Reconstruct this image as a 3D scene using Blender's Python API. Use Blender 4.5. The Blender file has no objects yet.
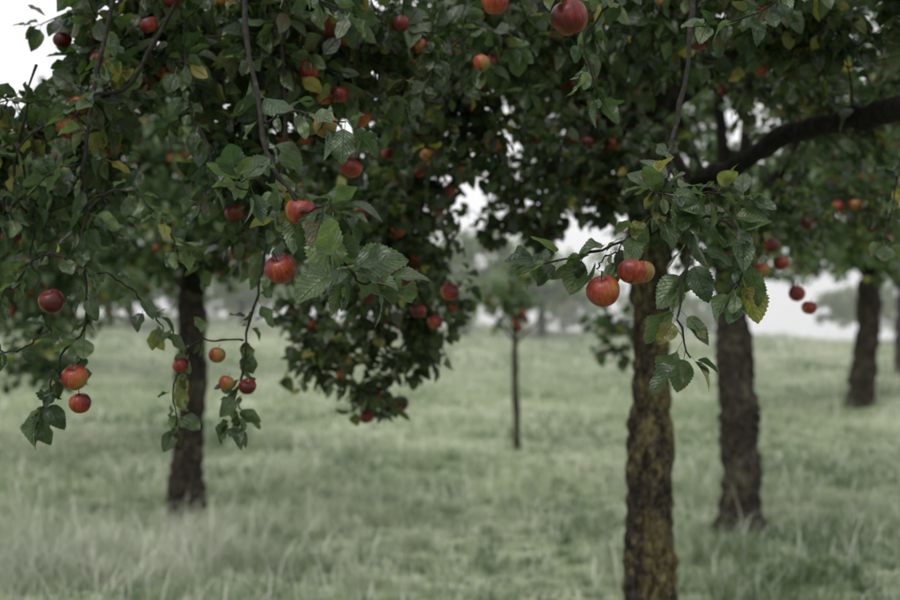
import bpy, math, random
import numpy as np
from mathutils import Vector, noise as mnoise

rng = np.random.default_rng(7)
random.seed(7)
scene = bpy.context.scene
COL = scene.collection

# ------------------------------------------------------------------ helpers
def link(ob, parent=None):
    COL.objects.link(ob)
    if parent is not None:
        ob.parent = parent
    return ob

def empty(name):
    e = bpy.data.objects.new(name, None)
    e.empty_display_size = 0.2
    return link(e)

def mesh_np(name, V, Q, mat, uv=None, col=None, smooth=True):
    me = bpy.data.meshes.new(name)
    V = np.asarray(V, dtype=np.float32); Q = np.asarray(Q, dtype=np.int32)
    me.vertices.add(len(V)); me.vertices.foreach_set("co", V.ravel())
    me.loops.add(Q.size); me.loops.foreach_set("vertex_index", Q.ravel())
    me.polygons.add(len(Q))
    me.polygons.foreach_set("loop_start", np.arange(0, Q.size, 4, dtype=np.int32))
    if smooth:
        me.polygons.foreach_set("use_smooth", np.ones(len(Q), dtype=bool))
    if uv is not None:
        l = me.uv_layers.new(name="UVMap")
        l.data.foreach_set("uv", np.asarray(uv, dtype=np.float32)[Q.ravel()].ravel())
    if col is not None:
        a = me.color_attributes.new("tint", 'FLOAT_COLOR', 'POINT')
        c = np.ones((len(V), 4), dtype=np.float32); c[:, :3] = col
        a.data.foreach_set("color", c.ravel())
    me.update(calc_edges=True)
    me.validate()
    me.materials.append(mat)
    return me

def unit(a):
    return a / (np.linalg.norm(a, axis=-1, keepdims=True) + 1e-9)

# ------------------------------------------------------------------ materials
def new_mat(name):
    m = bpy.data.materials.new(name); m.use_nodes = True
    nt = m.node_tree; nt.nodes.clear()
    out = nt.nodes.new("ShaderNodeOutputMaterial")
    return m, nt, out

def N(nt, t, **kw):
    n = nt.nodes.new(t)
    for k, v in kw.items():
        if k in n.inputs: n.inputs[k].default_value = v
        else: setattr(n, k, v)
    return n

def ramp(nt, stops, fac=None):
    r = nt.nodes.new("ShaderNodeValToRGB")
    e = r.color_ramp.elements
    while len(e) < len(stops): e.new(0.5)
    for i, (p, c) in enumerate(stops):
        e[i].position = p; e[i].color = (*c, 1)
    if fac is not None: nt.links.new(fac, r.inputs[0])
    return r

def mixc(nt, fac, a, b, mode='MIX'):
    m = nt.nodes.new("ShaderNodeMix"); m.data_type = 'RGBA'; m.blend_type = mode
    for idx, v in ((0, fac), (6, a), (7, b)):
        if hasattr(v, "links") or hasattr(v, "is_linked"): nt.links.new(v, m.inputs[idx])
        else: m.inputs[idx].default_value = v if idx == 0 else (*v, 1)
    return m.outputs[2]

def leaf_material(name, rough=0.38, transl=0.22, veins=True, spec=.5):
    m, nt, out = new_mat(name); L = nt.links
    at = N(nt, "ShaderNodeAttribute", attribute_name="tint")
    geo = N(nt, "ShaderNodeNewGeometry")
    tc = N(nt, "ShaderNodeTexCoord")
    dark = at.outputs["Color"]
    if veins:
        nz = N(nt, "ShaderNodeTexNoise", Scale=60.0, Detail=3.0)
        L.new(tc.outputs["Object"], nz.inputs["Vector"])
        dark = mixc(nt, 1.0, dark, ramp(nt, [(0.3, (.7,.7,.65)), (0.7, (1.2,1.2,1.15))], nz.outputs[0]).outputs[0], 'MULTIPLY')
    under = mixc(nt, 1.0, dark, (1.9, 1.75, 1.9), 'MULTIPLY')
    base = mixc(nt, geo.outputs["Backfacing"], dark, under)
    p = N(nt, "ShaderNodeBsdfPrincipled", Roughness=rough)
    p.inputs["Specular IOR Level"].default_value = spec
    if veins:
        uv = N(nt, "ShaderNodeSeparateXYZ"); L.new(tc.outputs["UV"], uv.inputs[0])
        ab = N(nt, "ShaderNodeMath", operation='ABSOLUTE'); L.new(uv.outputs[0], ab.inputs[0])
        k = N(nt, "ShaderNodeMath", operation='MULTIPLY_ADD'); L.new(ab.outputs[0], k.inputs[0])
        k.inputs[1].default_value = -0.35; L.new(uv.outputs[1], k.inputs[2])
        s = N(nt, "ShaderNodeMath", operation='MULTIPLY'); L.new(k.outputs[0], s.inputs[0]); s.inputs[1].default_value = 50
        si = N(nt, "ShaderNodeMath", operation='SINE'); L.new(s.outputs[0], si.inputs[0])
        po = N(nt, "ShaderNodeMapRange"); L.new(si.outputs[0], po.inputs[0])
        po.inputs[1].default_value = 0.75; po.inputs[2].default_value = 1.0
        mr = N(nt, "ShaderNodeMapRange"); L.new(ab.outputs[0], mr.inputs[0])
        mr.inputs[1].default_value = 0.0; mr.inputs[2].default_value = 0.07
        mr.inputs[3].default_value = 1.0; mr.inputs[4].default_value = 0.0
        mx = N(nt, "ShaderNodeMath", operation='MAXIMUM'); L.new(po.outputs[0], mx.inputs[0]); L.new(mr.outputs[0], mx.inputs[1])
        vf = N(nt, "ShaderNodeMath", operation='MULTIPLY'); L.new(mx.outputs[0], vf.inputs[0]); vf.inputs[1].default_value = 0.3
        base = mixc(nt, vf.outputs[0], base, (.13, .16, .08))
        sc = N(nt, "ShaderNodeTexNoise", Scale=18.0, Detail=5.0); L.new(tc.outputs["Object"], sc.inputs["Vector"])
        rr = ramp(nt, [(0.62, (0,0,0)), (0.68, (1,1,1))], sc.outputs[0])
        sp = N(nt, "ShaderNodeMath", operation='MULTIPLY'); L.new(rr.outputs[0], sp.inputs[0]); sp.inputs[1].default_value = 0.6
        base = mixc(nt, sp.outputs[0], base, (.10, .06, .03))
        bn = N(nt, "ShaderNodeTexNoise", Scale=110.0, Detail=2.0); L.new(tc.outputs["Object"], bn.inputs["Vector"])
        ad = N(nt, "ShaderNodeMath", operation='MULTIPLY_ADD'); L.new(mx.outputs[0], ad.inputs[0]); ad.inputs[1].default_value = -0.7
        L.new(bn.outputs[0], ad.inputs[2])
        bp = N(nt, "ShaderNodeBump", Strength=0.9, Distance=0.003); L.new(ad.outputs[0], bp.inputs["Height"])
        L.new(bp.outputs[0], p.inputs["Normal"])
    L.new(base, p.inputs["Base Color"])
    tr = N(nt, "ShaderNodeBsdfTranslucent")
    L.new(mixc(nt, 1.0, base, (1.5, 1.9, .9), 'MULTIPLY'), tr.inputs[0])
    ms = N(nt, "ShaderNodeMixShader"); ms.inputs[0].default_value = transl
    L.new(p.outputs[0], ms.inputs[1]); L.new(tr.outputs[0], ms.inputs[2])
    L.new(ms.outputs[0], out.inputs[0])
    return m

def bark_material(name, lichen=0.5, dark=(.012,.010,.008), mid=(.065,.052,.042), moss=(.17,.125,.035), lscale=9.0, warp=.4, vs=22.0):
    m, nt, out = new_mat(name); L = nt.links
    tc = N(nt, "ShaderNodeTexCoord")
    mp = N(nt, "ShaderNodeMapping"); L.new(tc.outputs["Object"], mp.inputs[0]); mp.inputs["Scale"].default_value = (1, 1, .42)
    wn = N(nt, "ShaderNodeTexNoise", Scale=9.0, Detail=6.0, Roughness=.7); L.new(mp.outputs[0], wn.inputs["Vector"])
    wm = mixc(nt, warp, mp.outputs[0], wn.outputs["Color"])
    vo = N(nt, "ShaderNodeTexVoronoi", Scale=vs, feature='DISTANCE_TO_EDGE'); L.new(wm, vo.inputs["Vector"])
    vr = ramp(nt, [(0.0, (0,0,0)), (0.12, (1,1,1))], vo.outputs["Distance"])
    fn = N(nt, "ShaderNodeTexNoise", Scale=38.0, Detail=7.0, Roughness=.78); L.new(mp.outputs[0], fn.inputs["Vector"])
    plates = ramp(nt, [(.38, tuple(c*.2 for c in mid)), (.5, mid), (.62, tuple(c*2.2 for c in mid))], fn.outputs[0]).outputs[0]
    c1 = mixc(nt, vr.outputs[0], dark, plates)
    mp2 = N(nt, "ShaderNodeMapping"); L.new(tc.outputs["Object"], mp2.inputs[0]); mp2.inputs["Scale"].default_value = (1, 1, .6)
    ln = N(nt, "ShaderNodeTexNoise", Scale=lscale, Detail=9.0, Roughness=.74); L.new(mp2.outputs[0], ln.inputs["Vector"])
    lr = ramp(nt, [(0.58-.12*lichen, (0,0,0)), (0.60-.10*lichen, (1,1,1))], ln.outputs[0])
    vh = ramp(nt, [(0.0, (.2,)*3), (0.12, (1,1,1))], vo.outputs["Distance"])
    lm = N(nt, "ShaderNodeMath", operation='MULTIPLY'); L.new(lr.outputs[0], lm.inputs[0]); L.new(vh.outputs[0], lm.inputs[1])
    l2 = N(nt, "ShaderNodeMath", operation='MULTIPLY'); L.new(lm.outputs[0], l2.inputs[0]); l2.inputs[1].default_value = min(1, .4+lichen*.6)
    mcol = ramp(nt, [(.36, tuple(c*.3 for c in moss)), (.5, moss), (.64, tuple(c*1.8 for c in moss))], fn.outputs[0]).outputs[0]
    c2 = mixc(nt, l2.outputs[0], c1, mcol)
    p = N(nt, "ShaderNodeBsdfPrincipled", Roughness=.9); L.new(c2, p.inputs["Base Color"])
    p.inputs["Specular IOR Level"].default_value = 0.2
    hh = N(nt, "ShaderNodeMath", operation='MULTIPLY_ADD'); L.new(fn.outputs[0], hh.inputs[0]); hh.inputs[1].default_value = 1.3; L.new(vr.outputs[0], hh.inputs[2])
    bp = N(nt, "ShaderNodeBump", Strength=1.0, Distance=0.016); L.new(hh.outputs[0], bp.inputs["Height"])
    L.new(bp.outputs[0], p.inputs["Normal"]); L.new(p.outputs[0], out.inputs[0])
    return m

def twig_material():
    m, nt, out = new_mat("twig_bark"); L = nt.links
    tc = N(nt, "ShaderNodeTexCoord")
    fn = N(nt, "ShaderNodeTexNoise", Scale=60.0, Detail=4.0); L.new(tc.outputs["Object"], fn.inputs["Vector"])
    r = ramp(nt, [(0.3, (.007,.006,.005)), (0.6, (.020,.016,.013)), (0.8, (.07,.068,.05))], fn.outputs[0])
    p = N(nt, "ShaderNodeBsdfPrincipled", Roughness=.8); L.new(r.outputs[0], p.inputs["Base Color"])
    p.inputs["Specular IOR Level"].default_value = 0.25
    bp = N(nt, "ShaderNodeBump", Strength=.6, Distance=0.003); L.new(fn.outputs[0], bp.inputs["Height"])
    L.new(bp.outputs[0], p.inputs["Normal"]); L.new(p.outputs[0], out.inputs[0])
    return m

def apple_material():
    m, nt, out = new_mat("apple_skin"); L = nt.links
    at = N(nt, "ShaderNodeAttribute", attribute_name="tint")
    sep = N(nt, "ShaderNodeSeparateColor"); L.new(at.outputs["Color"], sep.inputs[0])
    tc = N(nt, "ShaderNodeTexCoord")
    mp = N(nt, "ShaderNodeMapping"); L.new(tc.outputs["UV"], mp.inputs[0]); mp.inputs["Scale"].default_value = (38, 3, 1)
    st = N(nt, "ShaderNodeTexNoise", Scale=1.0, Detail=4.0, Roughness=.6); L.new(mp.outputs[0], st.inputs["Vector"])
    bl = N(nt, "ShaderNodeTexNoise", Scale=30.0, Detail=5.0, Roughness=.6); L.new(tc.outputs["Object"], bl.inputs["Vector"])
    a = N(nt, "ShaderNodeMath", operation='MULTIPLY_ADD'); L.new(st.outputs[0], a.inputs[0]); a.inputs[1].default_value = 1.5; L.new(sep.outputs[0], a.inputs[2])
    b = N(nt, "ShaderNodeMath", operation='MULTIPLY_ADD'); L.new(bl.outputs[0], b.inputs[0]); b.inputs[1].default_value = 1.9; L.new(a.outputs[0], b.inputs[2])
    r = ramp(nt, [(0.0, (.095,.11,.025)), (0.25, (.20,.12,.025)), (0.45, (.25,.052,.015)), (0.7, (.155,.014,.009)), (1.0, (.055,.005,.006))])
    mr = N(nt, "ShaderNodeMapRange"); L.new(b.outputs[0], mr.inputs[0]); mr.inputs[1].default_value = 1.4; mr.inputs[2].default_value = 2.9
    L.new(mr.outputs[0], r.inputs[0])
    c = mixc(nt, sep.outputs[1], r.outputs[0], (.04, .03, .016))
    vo = N(nt, "ShaderNodeTexVoronoi", Scale=330.0); L.new(tc.outputs["Object"], vo.inputs["Vector"])
    vr = ramp(nt, [(0.08, (1,1,1)), (0.16, (0,0,0))], vo.outputs["Distance"])
    vm = N(nt, "ShaderNodeMath", operation='MULTIPLY'); L.new(vr.outputs[0], vm.inputs[0]); vm.inputs[1].default_value = .35
    c = mixc(nt, vm.outputs[0], c, (.30, .20, .09))
    p = N(nt, "ShaderNodeBsdfPrincipled", Roughness=.36); L.new(c, p.inputs["Base Color"])
    p.inputs["Specular IOR Level"].default_value = 0.35
    rr = ramp(nt, [(0.3, (.28,)*3), (0.7, (.48,)*3)], bl.outputs[0]); L.new(rr.outputs[0], p.inputs["Roughness"])
    L.new(p.outputs[0], out.inputs[0])
    return m

def ground_material():
    m, nt, out = new_mat("meadow_ground"); L = nt.links
    tc = N(nt, "ShaderNodeTexCoord")
    n1 = N(nt, "ShaderNodeTexNoise", Scale=.4, Detail=6.0, Roughness=.65); L.new(tc.outputs["Object"], n1.inputs["Vector"])
    n2 = N(nt, "ShaderNodeTexNoise", Scale=6.0, Detail=6.0, Roughness=.7); L.new(tc.outputs["Object"], n2.inputs["Vector"])
    a = ramp(nt, [(0.34, (.12,.17,.08)), (0.5, (.24,.29,.175)), (0.66, (.41,.45,.32))], n1.outputs[0])
    b = ramp(nt, [(0.3, (.5,.52,.5)), (0.7, (1.4,1.35,1.38))], n2.outputs[0])
    c = mixc(nt, 1.0, a.outputs[0], b.outputs[0], 'MULTIPLY')
    p = N(nt, "ShaderNodeBsdfPrincipled", Roughness=.95); L.new(c, p.inputs["Base Color"])
    p.inputs["Specular IOR Level"].default_value = 0.1
    bp = N(nt, "ShaderNodeBump", Strength=.8, Distance=.06); L.new(n2.outputs[0], bp.inputs["Height"])
    L.new(bp.outputs[0], p.inputs["Normal"]); L.new(p.outputs[0], out.inputs[0])
    return m

def grass_material():
    m, nt, out = new_mat("grass_blades"); L = nt.links
    at = N(nt, "ShaderNodeAttribute", attribute_name="tint")
    p = N(nt, "ShaderNodeBsdfPrincipled", Roughness=.5); L.new(at.outputs["Color"], p.inputs["Base Color"])
    p.inputs["Specular IOR Level"].default_value = 0.35
    tr = N(nt, "ShaderNodeBsdfTranslucent"); L.new(at.outputs["Color"], tr.inputs[0])
    ms = N(nt, "ShaderNodeMixShader"); ms.inputs[0].default_value = .3
    L.new(p.outputs[0], ms.inputs[1]); L.new(tr.outputs[0], ms.inputs[2]); L.new(ms.outputs[0], out.inputs[0])
    return m

M_LEAF = leaf_material("apple_leaf", rough=.34)
M_LEAF_FAR = leaf_material("apple_leaf_plain", rough=.40, transl=.24, veins=False)
M_BARK = bark_material("apple_bark_lichen", lichen=.88, mid=(.095,.076,.058), moss=(.24,.20,.095), lscale=6.5)
M_BARK2 = bark_material("apple_bark", lichen=.5, mid=(.075,.060,.050), moss=(.15,.14,.09), lscale=6)
M_BARK3 = bark_material("apple_limb_bark", lichen=.1, mid=(.022,.018,.015), moss=(.06,.055,.03))
M_TWIG = twig_material()
M_APPLE = apple_material()
M_GROUND = ground_material()
M_GRASS = grass_material()

# ------------------------------------------------------------------ terrain
def sst(a, b, x):
    t = np.clip((x - a) / (b - a), 0, 1); return t*t*(3-2*t)

def ground_z(x, y):
    x = np.asarray(x, float); y = np.asarray(y, float)
    crest = 1.28 - 0.032*np.clip(x, -30, 30)
    z = sst(11, 46, y)*crest
    z = z - np.clip(y-48, 0, None)**2/(np.clip(y-48, 0, None)+25)*0.075
    z = z + .05*np.sin(x*1.1+.6*y)*np.cos(y*.83-.4*x) + .03*np.sin(x*2.3+1.7)*np.sin(y*1.9)
    z = z + sst(20, 30, y)*.2*np.sin(x*.55+1.0)*np.sin(y*.4+.5*x)
    z = z + .28*np.exp(-(((x-7.4)/1.9)**2 + ((y-20.2)/1.5)**2))
    return z

def build_ground():
    xs = np.concatenate([-np.geomspace(500, 22, 24), np.linspace(-20, 20, 161), np.geomspace(22, 500, 24)])
    ys = np.concatenate([-np.geomspace(300, 6, 16), np.linspace(-5, 60, 261), np.geomspace(62, 600, 30)])
    X, Y = np.meshgrid(xs, ys)
    Z = ground_z(X, Y)
    V = np.stack([X.ravel(), Y.ravel(), Z.ravel()], 1)
    nx, ny = len(xs), len(ys)
    i = np.arange(ny-1)[:, None]*nx + np.arange(nx-1)[None, :]
    Q = np.stack([i, i+1, i+1+nx, i+nx], -1).reshape(-1, 4)
    link(bpy.data.objects.new("meadow_ground", mesh_np("meadow_ground", V, Q, M_GROUND)))
build_ground()

def vnoise(x, y, cell, seed=0, octaves=3):
    tab = np.random.default_rng(seed).uniform(0, 1, (257, 257)); tot = 0; amp = 1; nrm = 0
    for o in range(octaves):
        fx = x/cell*2**o+37.3*o+100; fy = y/cell*2**o+11.7*o+100
        ix = np.floor(fx).astype(int); iy = np.floor(fy).astype(int)
        tx = fx-ix; ty = fy-iy; tx = tx*tx*(3-2*tx); ty = ty*ty*(3-2*ty)
        a = tab[ix % 257, iy % 257]; b = tab[(ix+1) % 257, iy % 257]; c = tab[ix % 257, (iy+1) % 257]; d = tab[(ix+1) % 257, (iy+1) % 257]
        tot = tot + amp*((a*(1-tx)+b*tx)*(1-ty)+(c*(1-tx)+d*tx)*ty); nrm += amp; amp *= .55
    return np.clip((tot/nrm-.5)*1.5+.5, 0, 1)

def build_grass():
    parts = []
    for (y0, y1, dens, wid, hmul) in [(3.5, 7, 650, .0055, 1.0), (7, 11, 1400, .006, 1.0), (11, 17, 480, .010, .95), (17, 28, 150, .016, .9), (28, 50, 42, .036, 1.0)]:
        a = .5*(y1*y1-y0*y0)*1.0 + 1.6*(y1-y0)
        n = int(a*dens)
        y = np.sqrt(rng.uniform(y0*y0, y1*y1, n))
        x = rng.uniform(-1, 1, n)*(y*.5+.8)
        parts.append((x, y, np.full(n, wid), np.full(n, hmul)))
    x = np.concatenate([p[0] for p in parts]); y = np.concatenate([p[1] for p in parts])
    w = np.concatenate([p[2] for p in parts]); hm = np.concatenate([p[3] for p in parts])
    n = len(x)
    cell = .27
    ix = np.round(x/cell); iy = np.round(y/cell)
    hsh = np.abs(np.sin(ix*127.1+iy*311.7)*43758.5453) % 1.0
    hsh2 = np.abs(np.sin(ix*269.5+iy*183.3)*28001.834) % 1.0
    cx = (ix+(hsh-.5)*.9)*cell; cy = (iy+(hsh2-.5)*.9)*cell
    k = np.where(y < 18, rng.uniform(0, .85, n)*(hsh > .35), 0)
    dx, dy = cx-x, cy-y
    x = x + dx*k; y = y + dy*k
    t1 = vnoise(x, y, 1.3, 3); t2 = vnoise(x, y, 2.6, 5, 4); t3 = vnoise(x, y, .55, 9)
    longg = np.clip((.9-x)/2.6, 0, 1)*np.clip((10.5-y)/2.5, 0, 1)*(.05+.95*t3**1.3)
    h = hm*(.035 + .16*t1**2 + .09*t3**2 + .14*longg)*rng.uniform(.5, 1.35, n)*(.5+1.1*hsh2)
    wisp = rng.uniform(0, 1, n) > .955
    h = np.where(wisp, h*1.6+.04, h); w = np.where(wisp, w*1.6, w)
    th = np.arctan2(-dy, -dx)+rng.normal(0, .9, n)
    lean = h*rng.uniform(.15, 1.15, n)
    lx = np.cos(th)*lean + longg*h*.15; ly = np.sin(th)*lean*.8 - longg*h*.15
    px, py = -np.sin(th), np.cos(th)
    z0 = ground_z(x, y) - .01
    lev = np.array([0, .4, .75, 1.0])
    V = np.zeros((n, 8, 3), np.float32)
    for i, l in enumerate(lev):
        bx = x + lx*l**1.9; by = y + ly*l**1.9; bz = z0 + h*(l - .22*l**3*(lean/(h+1e-6)))
        ww = w*(1-.93*l**1.6)*.5
        V[:, 2*i, 0] = bx-px*ww; V[:, 2*i, 1] = by-py*ww; V[:, 2*i, 2] = bz
        V[:, 2*i+1, 0] = bx+px*ww; V[:, 2*i+1, 1] = by+py*ww; V[:, 2*i+1, 2] = bz
    base = np.arange(n)[:, None, None]*8
    Q = (base + np.array([[0, 1, 3, 2], [2, 3, 5, 4], [4, 5, 7, 6]])[None]).reshape(-1, 4)
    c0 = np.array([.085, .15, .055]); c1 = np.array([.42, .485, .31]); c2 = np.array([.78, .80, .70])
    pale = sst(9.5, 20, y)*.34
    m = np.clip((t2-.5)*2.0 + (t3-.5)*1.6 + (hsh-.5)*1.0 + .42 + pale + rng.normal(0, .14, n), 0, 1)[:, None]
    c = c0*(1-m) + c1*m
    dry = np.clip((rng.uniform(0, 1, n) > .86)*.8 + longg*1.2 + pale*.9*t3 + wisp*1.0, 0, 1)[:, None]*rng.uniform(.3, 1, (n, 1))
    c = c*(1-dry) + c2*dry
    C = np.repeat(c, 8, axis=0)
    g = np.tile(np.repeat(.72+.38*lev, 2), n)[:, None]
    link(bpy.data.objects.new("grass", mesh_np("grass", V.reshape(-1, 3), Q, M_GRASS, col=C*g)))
    print("grass blades", n)
build_grass()

# ------------------------------------------------------------------ leaves
def leaf_template(nst, ncol, serr):
    v = np.linspace(0, 1, nst)
    w = .33*np.sin(np.pi*np.clip(v, 0, 1)**.82)**.75
    w[0] = .02; w[-1] = .008
    if serr:
        w = w*(1+.06*np.where(np.arange(nst) % 2 == 0, 1, -1))
    s = np.linspace(-1, 1, ncol)
    X = w[:, None]*s[None, :]; Y = np.repeat(v[:, None], ncol, 1)
    if serr: Y = Y + np.where(np.arange(nst) % 2 == 0, .012, -.004)[:, None]*np.abs(s)[None, :]
    S = np.repeat(s[None, :], nst, 0)
    V = np.stack([X.ravel(), Y.ravel(), np.zeros(X.size)], 1)
    UV = np.stack([S.ravel(), np.repeat(v, ncol)], 1)
    i = np.arange(nst-1)[:, None]*ncol + np.arange(ncol-1)[None, :]
    Q = np.stack([i, i+1, i+1+ncol, i+ncol], -1).reshape(-1, 4)
    b = len(V)
    V = np.vstack([V, [[-.012, -.32, .05], [.012, -.32, .05], [.012, .03, 0], [-.012, .03, 0]]])
    UV = np.vstack([UV, [[0, 0]]*4]); Q = np.vstack([Q, [[b, b+1, b+2, b+3]]])
    return V, UV, Q
TPL_HI = leaf_template(25, 7, True)
TPL_MID = leaf_template(6, 3, False)
TPL_LO = leaf_template(4, 3, False)

def leaves_mesh(name, P, D, size, tpl, mat, r, colbase=None, upmix=.75):
    TV, TUV, TQ = tpl
    n = len(P); m = len(TV)
    Y = unit(D)
    up = np.tile(np.array([0, 0, 1.0]), (n, 1)) + r.normal(0, upmix, (n, 3))
    Z = unit(up - Y*np.sum(up*Y, 1, keepdims=True))
    X = np.cross(Y, Z)
    curl = r.uniform(-.05, .6, n); fold = r.uniform(.05, .6, n); ph = r.uniform(0, 6.28, n); amp = r.uniform(.01, .09, n)
    tw = r.uniform(-.5, .5, n)
    x = TV[None, :, 0]*r.uniform(.78, 1.2, n)[:, None]; y = np.repeat(TV[None, :, 1], n, 0)
    ax = np.abs(x)
    z = TV[None, :, 2] + fold[:, None]*ax - curl[:, None]*np.clip(y, 0, 1)**2 + amp[:, None]*np.sin(11*y+ph[:, None]+np.sign(x)*1.2)*ax/.3 + tw[:, None]*x*y
    y = y*(1-.12*curl[:, None]*np.clip(y, 0, 1))
    W = (x[..., None]*X[:, None] + y[..., None]*Y[:, None] + z[..., None]*Z[:, None])*size[:, None, None] + P[:, None]
    Q = (np.arange(n)[:, None, None]*m + TQ[None]).reshape(-1, 4)
    UV = np.tile(TUV, (n, 1))
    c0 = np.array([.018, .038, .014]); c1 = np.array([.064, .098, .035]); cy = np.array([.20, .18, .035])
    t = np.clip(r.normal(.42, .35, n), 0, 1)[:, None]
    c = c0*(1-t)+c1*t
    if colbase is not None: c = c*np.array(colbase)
    ye = (r.uniform(0, 1, n) > .95)[:, None]*r.uniform(.2, 1, (n, 1))
    c = c*(1-ye)+cy*ye
    return mesh_np(name, W.reshape(-1, 3), Q, mat, uv=UV, col=np.repeat(c, m, 0))

# ------------------------------------------------------------------ apples
def apple_template(nu, nv):
    V = []; UV = []; T = []
    for j in range(nv+1):
        t = j/nv; a = math.pi*t
        rr = math.sin(a)**.93 if 0 < j < nv else 0.02
        z = .97*math.cos(a)
        z -= .36*math.exp(-(a/.30)**2)
        z += .22*math.exp(-((math.pi-a)/.26)**2)
        rr *= 1 + .075*math.cos(a)
        for i in range(nu+1):
            u = 2*math.pi*i/nu
            k = 1 + .022*math.cos(5*u)*(.3+t) + .02*math.cos(2*u+1)
            V.append((rr*k*math.cos(u), rr*k*math.sin(u), z+.03*math.cos(u)*rr)); UV.append((i/nu, t))
            T.append(.85 if t < .07 else (.85 if t > .965 else 0))
    Q = []
    for j in range(nv):
        for i in range(nu):
            a0 = j*(nu+1)+i; Q.append((a0, a0+nu+1, a0+nu+2, a0+1))
    b = len(V); ns = 5; pts = [(0, 0, .5, .05), (.03, 0, .9, .035), (.12, .02, 1.38, .05)]
    for (sx, sy, sz, sr) in pts:
        for i in range(ns+1):
            u = 2*math.pi*i/ns; V.append((sx+sr*math.cos(u), sy+sr*math.sin(u), sz)); UV.append((0, 0)); T.append(1)
    for j in range(2):
        for i in range(ns):
            a0 = b+j*(ns+1)+i; Q.append((a0, a0+1, a0+ns+2, a0+ns+1))
    for s in range(5):
        b = len(V); u = s*2*math.pi/5
        for (rad, da, z) in [(.02, 0, -.74), (.14, -.5, -.82), (.2, 0, -.95), (.14, .5, -.82)]:
            V.append((rad*math.cos(u+da), rad*math.sin(u+da), z)); UV.append((0, 0)); T.append(1)
        Q.append((b, b+1, b+2, b+3))
    return np.array(V), np.array(UV), np.array(Q), np.array(T)
AP_HI = apple_template(40, 28); AP_LO = apple_template(14, 10)

def apples_mesh(name, items, tpl, r):
    TV, TUV, TQ, TT = tpl
    Vs = []; Cs = []
    for (x, y, z, rad, red) in items:
        a = r.uniform(0, 6.28); tx, ty = r.normal(0, .25, 2)
        ca, sa = math.cos(a), math.sin(a)
        R = np.array([[ca, -sa, 0], [sa, ca, 0], [0, 0, 1]])
        Rx = np.array([[1, 0, 0], [0, math.cos(tx), -math.sin(tx)], [0, math.sin(tx), math.cos(tx)]])
        Ry = np.array([[math.cos(ty), 0, math.sin(ty)], [0, 1, 0], [-math.sin(ty), 0, math.cos(ty)]])
        S = np.diag([r.uniform(.96, 1.05), r.uniform(.96, 1.05), r.uniform(.9, 1.0)])
        V = TV @ (Rx @ Ry @ R @ S).T
        bl = .5*(TV[:, 0]*math.cos(a*1.7)+TV[:, 1]*math.sin(a*1.7)) + .1*TV[:, 2]
        Vs.append(V*rad + np.array([x, y, z]))
        Cs.append(np.stack([np.clip(red+bl, 0, 1.5), TT, np.zeros(len(TT))], 1))
    m = len(TV); n = len(items)
    Q = (np.arange(n)[:, None, None]*m + TQ[None]).reshape(-1, 4)
    return mesh_np(name, np.vstack(Vs), Q, M_APPLE, uv=np.tile(TUV, (n, 1)), col=np.vstack(Cs))

# ------------------------------------------------------------------ wood
def catmull(P, n):
    P = np.asarray(P, float); m = len(P)
    if m == 2:
        t = np.linspace(0, 1, n)[:, None]; return P[0]*(1-t)+P[1]*t
    Pe = np.vstack([2*P[0]-P[1], P, 2*P[-1]-P[-2]])
    ts = np.linspace(0, m-1-1e-6, n); i = ts.astype(int); t = (ts-i)[:, None]
    p0, p1, p2, p3 = Pe[i], Pe[i+1], Pe[i+2], Pe[i+3]
    return .5*((2*p1)+(-p0+p2)*t+(2*p0-5*p1+4*p2-p3)*t*t+(-p0+3*p1-3*p2+p3)*t**3)

def tube(path, radii, sides, bump=0.0, seed=0):
    path = np.asarray(path); n = len(path); radii = np.asarray(radii)
    T = unit(np.gradient(path, axis=0))
    ref = np.array([0, 1.0, 0]) if abs(T[0][2]) > .8 else np.array([0, 0, 1.0])
    A = []; a = unit(ref - T[0]*np.dot(ref, T[0]))
    for i in range(n):
        a = a - T[i]*np.dot(a, T[i]); a = a/(np.linalg.norm(a)+1e-9); A.append(a)
    A = np.array(A); B = np.cross(T, A)
    u = np.arange(sides)*2*math.pi/sides
    dirs = np.cos(u)[None, :, None]*A[:, None] + np.sin(u)[None, :, None]*B[:, None]
    R = np.repeat(radii[:, None], sides, 1)
    if bump > 0:
        for i in range(n):
            for j in range(sides):
                p = path[i] + dirs[i, j]*radii[i]
                q = Vector((p[0]*9+seed, p[1]*9, p[2]*3.6))
                q2 = Vector((p[0]*32, p[1]*32+seed, p[2]*13)); q3 = Vector((p[0]*4, p[1]*4, p[2]*3.2+seed))
                R[i, j] *= 1 + bump*(1.3*mnoise.noise(q) + 1.6*abs(mnoise.noise(q2)) + 1.0*mnoise.noise(q3))
    V = path[:, None] + dirs*R[..., None]
    i = np.arange(n-1)[:, None]*sides; j = np.arange(sides)[None, :]; j2 = (j+1) % sides
    Q = np.stack([i+j, i+j2, i+sides+j2, i+sides+j], -1).reshape(-1, 4)
    return V.reshape(-1, 3), Q

class Acc:
    def __init__(s): s.V = []; s.Q = []; s.n = 0
    def add(s, V, Q): s.V.append(V); s.Q.append(Q+s.n); s.n += len(V)
    def mesh(s, name, mat): return mesh_np(name, np.vstack(s.V), np.vstack(s.Q), mat)

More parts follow.
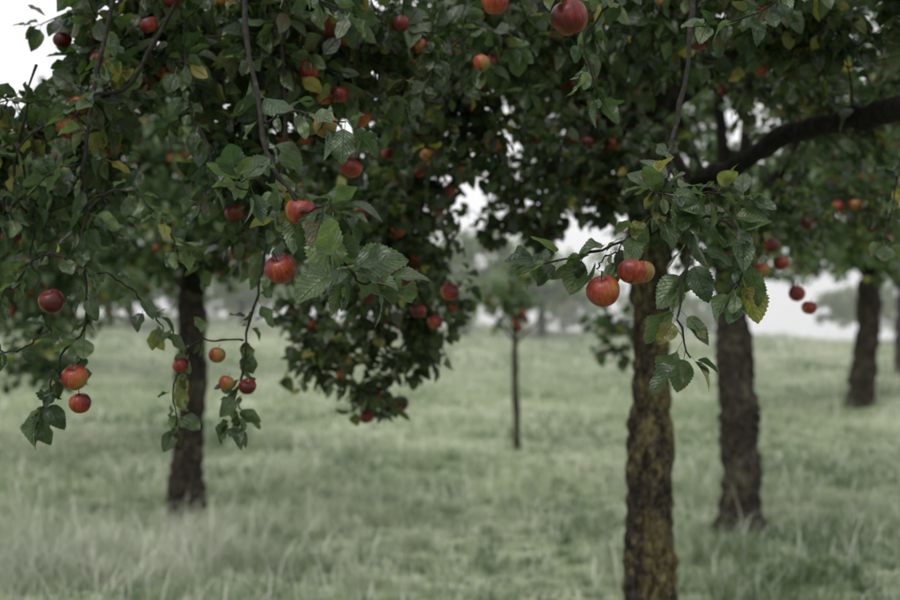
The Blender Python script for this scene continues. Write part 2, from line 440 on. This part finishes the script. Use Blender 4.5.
def make_tree(name, trunk, limbs, blobs, guides=(), fixed_apples=(), n_apples=40, seed=1, leafsize=.07,
              tpl=TPL_MID, leafmat=None, barkmat=None, per_twig=12, trunk_res=(40, 140), colbase=None,
              minz=1.5, twig_r=1.0, sub=2, red=(.35, 1.0), low_fruit=False):
    r = np.random.default_rng(seed)
    root = empty(name)
    leafmat = leafmat or M_LEAF_FAR; barkmat = barkmat or M_BARK2
    tr = np.array(trunk, float); pr = catmull(tr, trunk_res[1])
    hh = np.linspace(0, 1, len(pr))
    pr[:, 0] += tr[1, 3]*.10*np.sin(hh*9+seed)*hh; pr[:, 3] *= 1+.06*np.sin(hh*13+seed*2)
    V, Q = tube(pr[:, :3], pr[:, 3], trunk_res[0], bump=.24, seed=seed*3.7)
    link(bpy.data.objects.new("trunk", mesh_np("trunk", V, Q, barkmat)), root)
    wood = Acc(); tw = Acc()
    nodes = np.zeros((60000, 3)); nr = np.zeros(60000); cnt = 0
    for li, L in enumerate(limbs):
        L = np.array(L, float); n = 6*len(L)+6; p = catmull(L, n)
        jit = np.cumsum(r.normal(0, .007, (n, 3)), 0); jit -= np.linspace(0, 1, n)[:, None]*jit[-1]
        p[:, :3] += jit
        V, Q = tube(p[:, :3], np.clip(p[:, 3], .003, 1), 14, bump=.14, seed=li+seed)
        wood.add(V, Q)
        k = n-3; nodes[cnt:cnt+k] = p[3:, :3]; nr[cnt:cnt+k] = p[3:, 3]; cnt += k
    LP = []; LD = []; LS = []
    HP = []; HD = []; HS = []
    def put_leaves(path, s0, count, size, dst, tipn=4):
        P_, D_, S_ = dst
        n = len(path)
        for q in range(count+tipn):
            t = 1.0 if q >= count else s0+(1-s0)*(q+r.uniform(0, 1))/max(count, 1)
            f = t*(n-1); i = min(int(f), n-2); pos = path[i]+(path[i+1]-path[i])*(f-i)
            d = unit(path[i+1]-path[i])
            rd = r.normal(0, 1, 3); rd -= d*np.dot(rd, d); rd = unit(rd)
            dr = unit(d*r.uniform(.1, .8)+rd*r.uniform(.5, 1.0)+np.array([0, 0, r.uniform(-.75, .1)]))
            s = size*r.uniform(.5, 1.3)
            P_.append(pos+dr*s*.32); D_.append(dr); S_.append(s)
    for g in guides:
        P0 = np.array(g["path"], float); n = 5*len(P0); p = catmull(P0, n)
        jit = np.cumsum(r.normal(0, .004, (n, 3)), 0); jit -= np.linspace(0, 1, n)[:, None]*jit[-1]; p = p+jit
        rad = np.linspace(g.get("r0", .008)*.58, .0015, n)
        rad = rad*(1+.35*(np.arange(n) % 4 == 0))
        V, Q = tube(p, rad, 7); tw.add(V, Q)
        nodes[cnt:cnt+n] = p; nr[cnt:cnt+n] = rad; cnt += n
        dst = (HP, HD, HS) if g.get("hi", True) else (LP, LD, LS)
        if g.get("n", 10) > 0:
            put_leaves(p, g.get("s0", .45), g.get("n", 10), g.get("size", .075), dst, g.get("tip", 4))
    tg = []
    for (bx, by, bz, rx, ry, rz, n) in blobs:
        v = unit(r.normal(0, 1, (n, 3)))*(r.uniform(0, 1, (n, 1))**.42)
        tg.append(v*np.array([rx, ry, rz])+np.array([bx, by, bz]))
    tg = np.vstack(tg); tg = tg[tg[:, 2] > minz] if minz is not None else tg
    d0 = np.array([np.min(np.sum((nodes[:cnt]-t)**2, 1)) for t in tg])
    tips = []
    for t in tg[np.argsort(d0)]:
        dv = nodes[:cnt]-t
        d = np.sqrt(np.sum(dv**2, 1)) + .3*np.clip(-dv[:, 2], 0, None)
        i = int(np.argmin(d)); p0 = nodes[i]; ln = float(np.linalg.norm(t-p0))
        if ln < .03: continue
        nn = int(np.clip(ln/.05, 5, 14))
        mid = (p0+t)/2 + np.array([0, 0, .16*ln]) + r.normal(0, .09*ln, 3)
        s = np.linspace(0, 1, nn)[:, None]
        path = (1-s)**2*p0+2*s*(1-s)*mid+s*s*t
        path[1:-1] += r.normal(0, .012*min(ln, .4), (nn-2, 3))
        ra = min(nr[i]*.8, (.0028+.010*ln)*twig_r); ra = max(ra, .002*twig_r)
        rad = np.linspace(ra, .0016*twig_r, nn)
        V, Q = tube(path, rad, 5 if tpl is not TPL_LO else 4); tw.add(V, Q)
        if cnt+nn < 60000:
            nodes[cnt:cnt+nn-1] = path[1:]; nr[cnt:cnt+nn-1] = rad[1:]; cnt += nn-1
        put_leaves(path, max(.0, 1-.28/ln), per_twig, leafsize, (LP, LD, LS), 3)
        tips.append(path[-2])
        for _ in range(sub):
            k = r.integers(nn//3, nn); q0 = path[k]; dd = unit(r.normal(0, 1, 3)+np.array([0, 0, -.2]))
            l2 = r.uniform(.05, .15); q1 = q0+dd*l2
            sp = np.array([q0, (q0+q1)/2+r.normal(0, .01, 3), q1])
            V, Q = tube(sp, [.0022*twig_r, .0018*twig_r, .0014*twig_r], 4); tw.add(V, Q)
            put_leaves(sp, .3, max(3, per_twig//3), leafsize, (LP, LD, LS), 3)
    if wood.n: link(bpy.data.objects.new("limbs", wood.mesh("limbs", M_BARK3)), root)
    link(bpy.data.objects.new("twigs", tw.mesh("twigs", M_TWIG)), root)
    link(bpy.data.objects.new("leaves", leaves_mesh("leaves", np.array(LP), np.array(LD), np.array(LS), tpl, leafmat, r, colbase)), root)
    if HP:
        link(bpy.data.objects.new("outer_leaves", leaves_mesh("outer_leaves", np.array(HP), np.array(HD), np.array(HS), TPL_HI, M_LEAF, r, (1.15, 1.1, 1.3), upmix=.6)), root)  # tint lifted towards blue: sky sheen painted into the leaf colour
    items = []
    if n_apples:
        TP = np.array(tips)
        wgt = np.ones(len(TP))
        if low_fruit:   # most fruit hangs on the outside and underside of the crown
            wgt = np.exp(-np.abs(TP[:, 2]-1.9)*.6)*np.where(TP[:, 2] < 2.9, 1, .2)*np.where(TP[:, 1] < 4.6, 1.8, 1)
        wgt = wgt/wgt.sum()
        for k in r.choice(len(tips), min(n_apples, len(tips)), replace=False, p=wgt):
            rad = r.uniform(.019, .029)
            for c in range(1 if r.uniform() < .55 else 2):
                p = tips[k]+r.normal(0, .03, 3)*c*1.3
                items.append((p[0], p[1], p[2]-rad*1.35, rad, r.uniform(*red)))
    if items: link(bpy.data.objects.new("apples", apples_mesh("apples", items, AP_LO, r)), root)
    if len(fixed_apples): link(bpy.data.objects.new("ripe_apples", apples_mesh("ripe_apples", list(fixed_apples), AP_HI, r)), root)
    print(name, "leaves", len(LP)+len(HP), "twig nodes", cnt)
    return root

# ------------------------------------------------------------------ the near tree
g0 = float(ground_z(.8, 5.0))
main_trunk = [(.80,5.0,g0-.12,.145), (.80,5.0,g0+.08,.112), (.785,5.0,.5,.088), (.80,5.0,1.1,.078), (.81,5.0,1.7,.073), (.79,5.0,2.2,.076), (.77,5.0,2.55,.07)]
main_limbs = [
    [(.79,5.0,2.25,.06), (.45,4.5,2.75,.05), (0,3.9,2.92,.04), (-.45,3.3,2.78,.03), (-.8,2.9,2.5,.02), (-1.15,2.6,2.25,.012)],
    [(.79,5.0,2.35,.055), (.75,4.2,2.78,.045), (.65,3.4,2.78,.032), (.5,2.8,2.6,.02), (.35,2.45,2.42,.010)],
    [(.80,5.0,1.92,.045), (.92,4.6,2.12,.038), (.975,4.2,2.165,.031), (1.06,3.8,2.20,.030), (1.15,3.5,2.21,.030), (1.22,3.2,2.19,.031), (1.34,2.8,2.2,.03), (1.4,2.3,2.4,.02)],
    [(.79,5.0,2.2,.045), (.4,5.0,2.62,.038), (0,4.9,2.74,.03), (-.4,4.8,2.6,.02), (-.62,4.8,2.3,.012)],
    [(.77,5.0,2.45,.07), (.9,5.1,3.1,.05), (.8,5.2,3.9,.02)],
    [(.78,5.0,2.4,.05), (1.0,5.5,2.95,.035), (1.3,6.1,3.3,.015)],
    [(.78,5.0,2.4,.05), (1.3,4.9,2.85,.035), (1.9,4.7,2.95,.02), (2.4,4.6,2.7,.01)],
    [(-.36,4.8,2.62,.012), (-.36,4.75,2.1,.009), (-.29,4.7,1.7,.006), (-.22,4.7,1.42,.004)],
    [(-.30,4.72,1.85,.006), (-.42,4.72,1.62,.005), (-.54,4.7,1.42,.004)],
]
main_guides = [
    dict(path=[(-.47,2.95,2.75), (-.47,2.8,2.41), (-.376,2.5,2.00), (-.31,2.35,1.848), (-.243,2.3,1.742), (-.18,2.25,1.685), (-.117,2.25,1.667)], r0=.011, n=38, s0=.25, size=.064, tip=5),
    dict(path=[(-.31,2.35,1.85), (-.35,2.33,1.868), (-.395,2.3,1.852)], r0=.004, n=7, s0=.3, size=.066),
    dict(path=[(-.376,2.5,2.0), (-.29,2.45,2.01), (-.20,2.4,1.985)], r0=.005, n=10, s0=.2, size=.055),
    dict(path=[(-.31,2.37,1.85), (-.325,2.4,1.80), (-.318,2.41,1.745)], r0=.0035, n=3, s0=.1, size=.055, tip=1),
    dict(path=[(-.28,2.33,1.80), (-.24,2.3,1.81), (-.21,2.26,1.80)], r0=.004, n=6, s0=.3, size=.076),
    dict(path=[(-.243,2.3,1.742), (-.21,2.2,1.71), (-.19,2.15,1.69)], r0=.004, n=4, s0=.3, size=.072),
    dict(path=[(-.371,2.9,2.3), (-.371,2.9,1.953), (-.418,2.9,1.72), (-.476,2.9,1.558), (-.506,2.9,1.419), (-.50,2.9,1.361)], r0=.008, n=42, s0=.2, size=.048),
    dict(path=[(-.476,2.9,1.558), (-.55,2.9,1.55), (-.60,2.88,1.52), (-.625,2.88,1.44), (-.63,2.88,1.36)], r0=.004, n=18, s0=.3, size=.046),
    dict(path=[(-.713,2.75,2.45), (-.778,2.7,2.036), (-.788,2.7,1.82), (-.773,2.7,1.648), (-.79,2.7,1.51)], r0=.009, n=50, s0=.1, size=.047, tip=3),
    dict(path=[(-.778,2.7,1.60), (-.83,2.68,1.52), (-.86,2.66,1.44), (-.87,2.65,1.41)], r0=.004, n=14, s0=.3, size=.05),
    dict(path=[(-.785,2.7,1.72), (-.84,2.68,1.75), (-.90,2.66,1.72), (-.95,2.65,1.66)], r0=.004, n=18, s0=.2, size=.045),
    dict(path=[(-.785,2.7,1.85), (-.70,2.68,1.88), (-.63,2.66,1.84), (-.58,2.65,1.76)], r0=.004, n=22, s0=.2, size=.045),
    dict(path=[(-.785,2.7,1.70), (-.72,2.72,1.69), (-.66,2.74,1.64), (-.63,2.75,1.58)], r0=.0035, n=14, s0=.2, size=.042),
    dict(path=[(-.78,2.7,1.95), (-.86,2.75,1.93), (-.95,2.8,1.88), (-1.02,2.8,1.8)], r0=.004, n=26, s0=.2, size=.045),
    dict(path=[(-.96,2.9,2.2), (-1.0,2.9,2.0), (-.97,2.9,1.85), (-1.0,2.9,1.7)], r0=.005, n=26, s0=.2, size=.045),
    dict(path=[(-.62,2.9,2.3), (-.60,2.85,2.1), (-.55,2.8,1.97), (-.56,2.8,1.85)], r0=.005, n=30, s0=.2, size=.046),
    dict(path=[(-1.16,2.6,1.9), (-1.06,2.6,1.75), (-.957,2.6,1.552), (-.894,2.6,1.542), (-.832,2.6,1.594)], r0=.006, n=9, s0=.5, size=.042, tip=2),
    dict(path=[(-1.02,2.8,1.75), (-1.008,2.8,1.851), (-.963,2.8,2.008), (-.829,2.8,2.108), (-.717,2.8,2.164), (-.6,2.85,2.4)][::-1], r0=.009, n=26, s0=.2, size=.046),
    dict(path=[(.58,3.0,2.6), (.54,2.7,2.166), (.436,2.5,1.924), (.394,2.4,1.853), (.338,2.35,1.764), (.248,2.3,1.725), (.165,2.3,1.705)], r0=.010, n=36, s0=.3, size=.058, tip=5),
    dict(path=[(.436,2.5,1.924), (.46,2.35,1.80), (.442,2.3,1.696), (.423,2.3,1.622), (.438,2.28,1.535)], r0=.006, n=22, s0=.15, size=.064, tip=4),
    dict(path=[(.46,2.35,1.80), (.50,2.32,1.80), (.534,2.3,1.76), (.524,2.3,1.66)], r0=.005, n=18, s0=.0, size=.058),
    dict(path=[(.44,2.4,1.86), (.39,2.35,1.84), (.47,2.33,1.83), (.56,2.33,1.83)], r0=.004, n=36, s0=.0, size=.052),
    dict(path=[(.338,2.35,1.764), (.30,2.36,1.74), (.277,2.36,1.70)], r0=.003, n=2, s0=.2, size=.055, tip=1),
    dict(path=[(.5,2.8,2.6), (.30,2.5,2.42), (.225,2.32,2.24)], r0=.007, n=14, s0=.3, size=.06),
    dict(path=[(.5,2.8,2.6), (.38,2.55,2.3), (.28,2.5,2.164), (.30,2.5,2.054)], r0=.007, n=28, s0=.3, size=.047),
    dict(path=[(.6,2.6,2.6), (.66,2.45,2.3), (.60,2.4,2.2), (.50,2.4,2.17)], r0=.007, n=22, s0=.3, size=.054),
    dict(path=[(-.6,3.1,2.7), (-.5,2.8,2.45), (-.33,2.6,2.3), (-.2,2.5,2.22)], r0=.008, n=34, s0=.3, size=.048),
    dict(path=[(1.2,3.2,2.2), (1.12,3.1,2.0), (1.06,3.05,1.8)], r0=.006, n=16, s0=.2, size=.05, hi=False),
]
main_blobs = [
    (.2,5.0,2.85,.75,.7,.42,135), (1.35,5.0,2.85,.8,.7,.42,115), (-.27,4.8,2.12,.38,.4,.36,94), (.5,5.2,2.32,.3,.35,.32,54),
    (-.30,4.75,1.76,.30,.22,.17,26), (-.40,4.72,1.52,.13,.2,.13,8), (-.13,4.7,1.47,.10,.2,.17,8), (-.07,4.7,1.64,.12,.2,.11,7),
    (-.54,4.75,1.44,.11,.15,.09,6), (-.28,4.7,1.32,.10,.15,.09,5), (-.55,4.75,1.66,.12,.15,.1,6),
    (1.0,4.8,1.95,.2,.3,.25,16), (1.6,5.0,2.45,.5,.5,.24,34), (.7,5.3,3.6,1.3,1.3,.55,120),
    (-.62,3.2,2.30,.42,.4,.19,60), (-.98,3.0,1.98,.26,.3,.2,36), (-.25,3.2,2.33,.4,.4,.22,64), (.35,3.7,2.5,.45,.5,.25,94),
    (.95,3.4,2.48,.45,.4,.17,70), (-.55,3.4,1.98,.18,.3,.18,26), (.02,4.0,2.25,.25,.3,.25,38), (-.2,4.2,1.85,.2,.2,.2,22),
    (1.8,4.2,1.95,.25,.4,.2,10), (.6,4.6,2.2,.3,.2,.25,28), (2.2,4.6,2.5,.5,.6,.35,34), (-.6,4.4,2.6,.45,.6,.28,34), (.32,5.3,2.08,.2,.3,.2,18),
    (1.35,4.6,2.02,.3,.3,.12,12),
]
A = []
def ap(x, y, z, r_, red=.8): A.append((x, y, z, r_, red))
ap(-.282,2.36,1.807,.031,.75); ap(-.317,2.34,1.698,.0295,1.0); ap(-.842,2.64,1.643,.027,1.0)
ap(-.795,2.65,1.481,.028,.6); ap(-.786,2.66,1.427,.024,.9); ap(.276,2.25,1.655,.030,.7); ap(.326,2.24,1.690,.025,.5)
ap(.401,2.6,1.704,.026,.25); ap(.224,2.33,2.17,.036,.65); ap(.094,2.6,2.268,.030,.95); ap(-.245,2.45,1.985,.024,.1)
ap(0,3.6,1.686,.027,.85); ap(-.135,3.6,1.727,.026,.85); ap(-.19,4.75,1.29,.032,.8); ap(-.174,3.5,2.29,.027,.5); ap(-.30,3.5,2.27,.026,.95)
ap(1.03,4.0,1.846,.026,.95); ap(1.065,4.02,1.79,.025,.9); ap(1.0,4.0,1.766,.026,.4); ap(1.11,4.0,1.69,.026,.75); ap(1.15,4.0,1.645,.024,.9)
ap(-.54,2.9,1.523,.020,.35); ap(-.515,2.88,1.46,.018,.3); ap(-.47,2.9,1.45,.020,.8); ap(-.62,2.88,1.50,.019,.9)
ap(-.24,4.6,1.62,.030,.8); ap(-.10,4.6,1.72,.030,.9); ap(-.05,4.2,1.60,.027,.9); ap(-.27,3.9,1.95,.028,.8)
make_tree("apple_tree", main_trunk, main_limbs, main_blobs, main_guides, A, n_apples=190, seed=11, leafsize=.051,
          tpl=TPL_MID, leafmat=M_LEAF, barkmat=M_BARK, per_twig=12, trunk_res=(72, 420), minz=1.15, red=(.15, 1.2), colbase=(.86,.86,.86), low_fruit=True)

# ------------------------------------------------------------------ the other orchard trees
def orchard_tree(name, x, y, tr, fork, crown, seed, n, lean=0.0, tpl=TPL_LO, per=8, apples=60, leafsize=.075, extra=(), col=(1.1,1.1,1.05), res=(36, 110), twig_r=1.3, minz=1.4, red=(.4, 1.2), lump=(.3, .48)):  # col: leaf tint multiplier, brightened to paint top light onto background crowns
    r = np.random.default_rng(seed+100); g = float(ground_z(x, y))
    cx, cy, cz, rx, ry, rz = crown
    trunk = [(x,y,g-.15,tr*1.6), (x,y,g+.06,tr*1.2), (x+lean*.3,y,g+.5,tr*1.0), (x+lean*.7,y,g+fork*.6,tr*.93), (x+lean,y,g+fork,tr*.8)]
    limbs = []
    k = 6
    for i in range(k):
        a = i*2*math.pi/k+r.uniform(-.3, .3); R = r.uniform(.6, .85)
        ex, ey = cx+math.cos(a)*rx*R, cy+math.sin(a)*ry*R; ez = cz+r.uniform(-.25, .35)*rz
        sx, sy, sz = x+lean, y, g+fork-.08
        limbs.append([(sx,sy,sz-.1,tr*.5), (sx+(ex-sx)*.3,sy+(ey-sy)*.3,sz+(ez-sz)*.55,tr*.36), (sx+(ex-sx)*.65,sy+(ey-sy)*.65,sz+(ez-sz)*.95,tr*.22), (ex,ey,ez,tr*.08)])
    limbs.append([(x+lean,y,g+fork-.15,tr*.6), (x+lean+.1,y+.1,g+fork+.5,tr*.4), (cx,cy,cz+rz*.7,tr*.1)])
    blobs = []
    for i in range(14):
        a = r.uniform(0, 6.28); q = r.uniform(.3, .85)
        s = r.uniform(*lump)
        blobs.append((cx+math.cos(a)*rx*q, cy+math.sin(a)*ry*q, cz+r.uniform(-.6, .6)*rz, rx*s, ry*s, rz*s*1.1, int(n/14)))
    blobs += list(extra)
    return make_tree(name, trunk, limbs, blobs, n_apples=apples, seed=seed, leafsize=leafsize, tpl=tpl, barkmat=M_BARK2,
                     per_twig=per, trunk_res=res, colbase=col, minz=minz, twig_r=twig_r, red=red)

orchard_tree("apple_tree.001", -2.07, 9.85, .108, 1.95, (-2.3,9.7,2.85,2.0,1.7,.95), 21, 420, lean=.05, apples=260, leafsize=.078,
             extra=[(-3.0,9.0,1.85,.5,.5,.35,34), (-2.9,8.8,1.4,.35,.3,.3,14), (-1.1,9.3,2.2,.5,.5,.35,30), (-3.6,9.4,2.2,.6,.6,.5,44), (-1.9,9.3,2.2,.6,.4,.32,46)], minz=.9)
orchard_tree("apple_tree.002", 2.13, 9.17, .128, 1.9, (2.2,9.3,3.15,2.0,1.8,1.2), 22, 390, lean=-.05, apples=200, leafsize=.078,
             extra=[(1.2,9.2,1.5,.25,.3,.2,9), (3.2,8.8,2.4,.6,.6,.35,30), (2.1,8.8,2.3,.6,.4,.3,40)], minz=1.2, col=(1.2,1.2,1.15))
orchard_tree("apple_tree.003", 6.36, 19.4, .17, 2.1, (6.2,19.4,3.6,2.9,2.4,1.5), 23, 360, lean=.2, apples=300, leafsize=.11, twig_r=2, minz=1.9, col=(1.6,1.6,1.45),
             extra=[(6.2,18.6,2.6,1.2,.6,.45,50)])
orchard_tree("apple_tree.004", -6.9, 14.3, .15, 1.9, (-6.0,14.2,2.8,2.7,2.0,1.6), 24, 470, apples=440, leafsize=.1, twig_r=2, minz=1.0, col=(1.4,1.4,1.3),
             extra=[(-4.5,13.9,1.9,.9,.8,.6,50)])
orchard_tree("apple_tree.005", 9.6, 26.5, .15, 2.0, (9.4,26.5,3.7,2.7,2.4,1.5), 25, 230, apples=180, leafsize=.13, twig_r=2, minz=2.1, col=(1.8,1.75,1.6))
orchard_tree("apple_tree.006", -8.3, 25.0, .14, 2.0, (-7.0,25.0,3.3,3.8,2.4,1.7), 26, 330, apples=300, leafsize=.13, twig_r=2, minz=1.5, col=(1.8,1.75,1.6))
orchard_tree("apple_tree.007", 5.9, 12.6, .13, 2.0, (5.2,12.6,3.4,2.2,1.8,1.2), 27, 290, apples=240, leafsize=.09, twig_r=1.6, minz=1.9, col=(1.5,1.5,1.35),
             extra=[(3.5,12.4,2.55,.8,.7,.45,40), (4.5,12.4,2.4,.7,.7,.4,40)])

gy = float(ground_z(.83, 15.4))
make_tree("young_apple_tree", [(.83,15.4,gy-.1,.05), (.82,15.4,gy+.4,.038), (.80,15.4,gy+1.0,.034), (.80,15.4,gy+1.6,.028)],
          [[(.80,15.4,gy+1.4,.024), (.78,15.4,gy+1.9,.018), (.75,15.4,gy+2.3,.008)], [(.8,15.4,gy+1.3,.015), (.55,15.4,gy+1.65,.01), (.4,15.3,gy+1.9,.006)],
           [(.8,15.4,gy+1.3,.015), (1.05,15.4,gy+1.6,.01), (1.15,15.3,gy+1.85,.006)]],
          [(.62,15.4,1.85,.4,.35,.25,24), (.85,15.4,2.2,.4,.35,.25,16)], n_apples=10, seed=31, leafsize=.08, tpl=TPL_LO, per_twig=6,
          trunk_res=(16, 50), minz=1.2, twig_r=1.6, colbase=(1.6,1.6,1.5),  # leaf tint brightened like the other background crowns, painted top light
          fixed_apples=[(.85,15.25,1.52,.05,.95), (.88,15.25,1.70,.055,.9), (.80,15.3,1.60,.045,1.0), (.93,15.3,1.62,.045,1.0)])

def distant():
    spots = [(3.1,42,0), (-1.9,50,1), (5.5,60,2), (-7.5,45,0), (-11,43,1), (-17,50,2), (16.5,49,0), (.4,39,2), (-1.0,61,1), (-10,58,2), (11.5,58,2), (-13.5,40,2), (-4.4,43,0), (8.6,52,1)]
    made = {}
    for i, (x, y, k) in enumerate(spots):
        g = float(ground_z(x, y))
        if k not in made:
            rt = orchard_tree("distant_apple_tree", x, y, .13, 1.1, (x,y,g+1.9,[2.3,3.0,2.6][k],2.2,[1.2,1.5,1.7][k]), 40+k, 190, apples=110, leafsize=.2, per=6, twig_r=3, res=(16, 40), col=(2.8,2.5,2.5), minz=g+.3, lump=(.35,.6))  # col pales the leaves: distance haze painted into their tint
            made[k] = (rt, x, y, g)
        else:
            rt, x0, y0, g0_ = made[k]
            e = empty("distant_apple_tree")
            s = .7+.45*((i*37) % 10)/10
            a = i*1.3
            e.rotation_euler = (0, 0, a); e.scale = (s, s, s)
            ca, sa = math.cos(a)*s, math.sin(a)*s
            e.location = (x-(ca*x0-sa*y0), y-(sa*x0+ca*y0), g-g0_*s)
            for ch in rt.children:
                o = bpy.data.objects.new(ch.name.split(".")[0], ch.data); link(o, e)
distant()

# ------------------------------------------------------------------ low morning mist over the far part of the meadow
def mist():
    m, nt, out = new_mat("mist")
    v = N(nt, "ShaderNodeVolumeScatter", Density=.010); v.inputs["Color"].default_value = (1, 1, 1, 1); v.inputs["Anisotropy"].default_value = .3
    nt.links.new(v.outputs[0], out.inputs["Volume"])
    x0, x1, y0, y1, z0, z1 = -70, 70, 22, 72, -8, 5.5
    me = bpy.data.meshes.new("mist")
    me.from_pydata([(x0,y0,z0),(x1,y0,z0),(x1,y1,z0),(x0,y1,z0),(x0,y0,z1),(x1,y0,z1),(x1,y1,z1),(x0,y1,z1)], [],
                   [(0,3,2,1),(4,5,6,7),(0,1,5,4),(1,2,6,5),(2,3,7,6),(3,0,4,7)])
    me.materials.append(m); link(bpy.data.objects.new("mist", me))
mist()

# ------------------------------------------------------------------ sky and sun
w = bpy.data.worlds.new("World"); scene.world = w; w.use_nodes = True
nt = w.node_tree; nt.nodes.clear()
out = nt.nodes.new("ShaderNodeOutputWorld"); bg = nt.nodes.new("ShaderNodeBackground")
sky = nt.nodes.new("ShaderNodeTexSky"); sky.sky_type = 'NISHITA'; sky.sun_disc = False
ELEV, ROT = math.radians(55), math.radians(215)
sky.sun_elevation = ELEV; sky.sun_rotation = ROT; sky.dust_density = 4; sky.air_density = 1.2
hs = nt.nodes.new("ShaderNodeHueSaturation"); hs.inputs["Saturation"].default_value = .12; hs.inputs["Value"].default_value = 1.0
nt.links.new(sky.outputs[0], hs.inputs["Color"])
tc = nt.nodes.new("ShaderNodeTexCoord"); nz = nt.nodes.new("ShaderNodeTexNoise"); nz.inputs["Scale"].default_value = 2.0
nt.links.new(tc.outputs["Generated"], nz.inputs["Vector"])
cl = ramp(nt, [(0.3, (.74, .74, .75)), (0.7, (.87, .87, .88))], nz.outputs[0])
cm = nt.nodes.new("ShaderNodeVectorMath"); cm.operation = 'SCALE'; cm.inputs["Scale"].default_value = 16.0
nt.links.new(cl.outputs[0], cm.inputs[0])
nt.links.new(mixc(nt, .8, hs.outputs[0], cm.outputs[0]), bg.inputs[0])
bg.inputs[1].default_value = 0.1
nt.links.new(bg.outputs[0], out.inputs[0])

sl = bpy.data.lights.new("sun", 'SUN'); sl.energy = 1.5; sl.angle = math.radians(30); sl.color = (1, .97, .92)
so = link(bpy.data.objects.new("sun", sl))
az = ROT
dirv = Vector((math.sin(az)*math.cos(ELEV), math.cos(az)*math.cos(ELEV), math.sin(ELEV)))
so.rotation_euler = dirv.to_track_quat('Z', 'Y').to_euler(); so.location = dirv*30

# ------------------------------------------------------------------ camera
cam = bpy.data.cameras.new("camera"); cam.lens = 50; cam.sensor_width = 36; cam.clip_end = 2000; cam.clip_start = .05
co = link(bpy.data.objects.new("camera", cam)); co.location = (0, 0, 1.6); co.rotation_euler = (math.radians(91.0), 0, 0)
cam.dof.use_dof = True; cam.dof.focus_distance = 2.36; cam.dof.aperture_fstop = 3.0
scene.camera = co
scene.view_settings.view_transform = 'Standard'; scene.view_settings.look = 'None'; scene.view_settings.exposure = 0
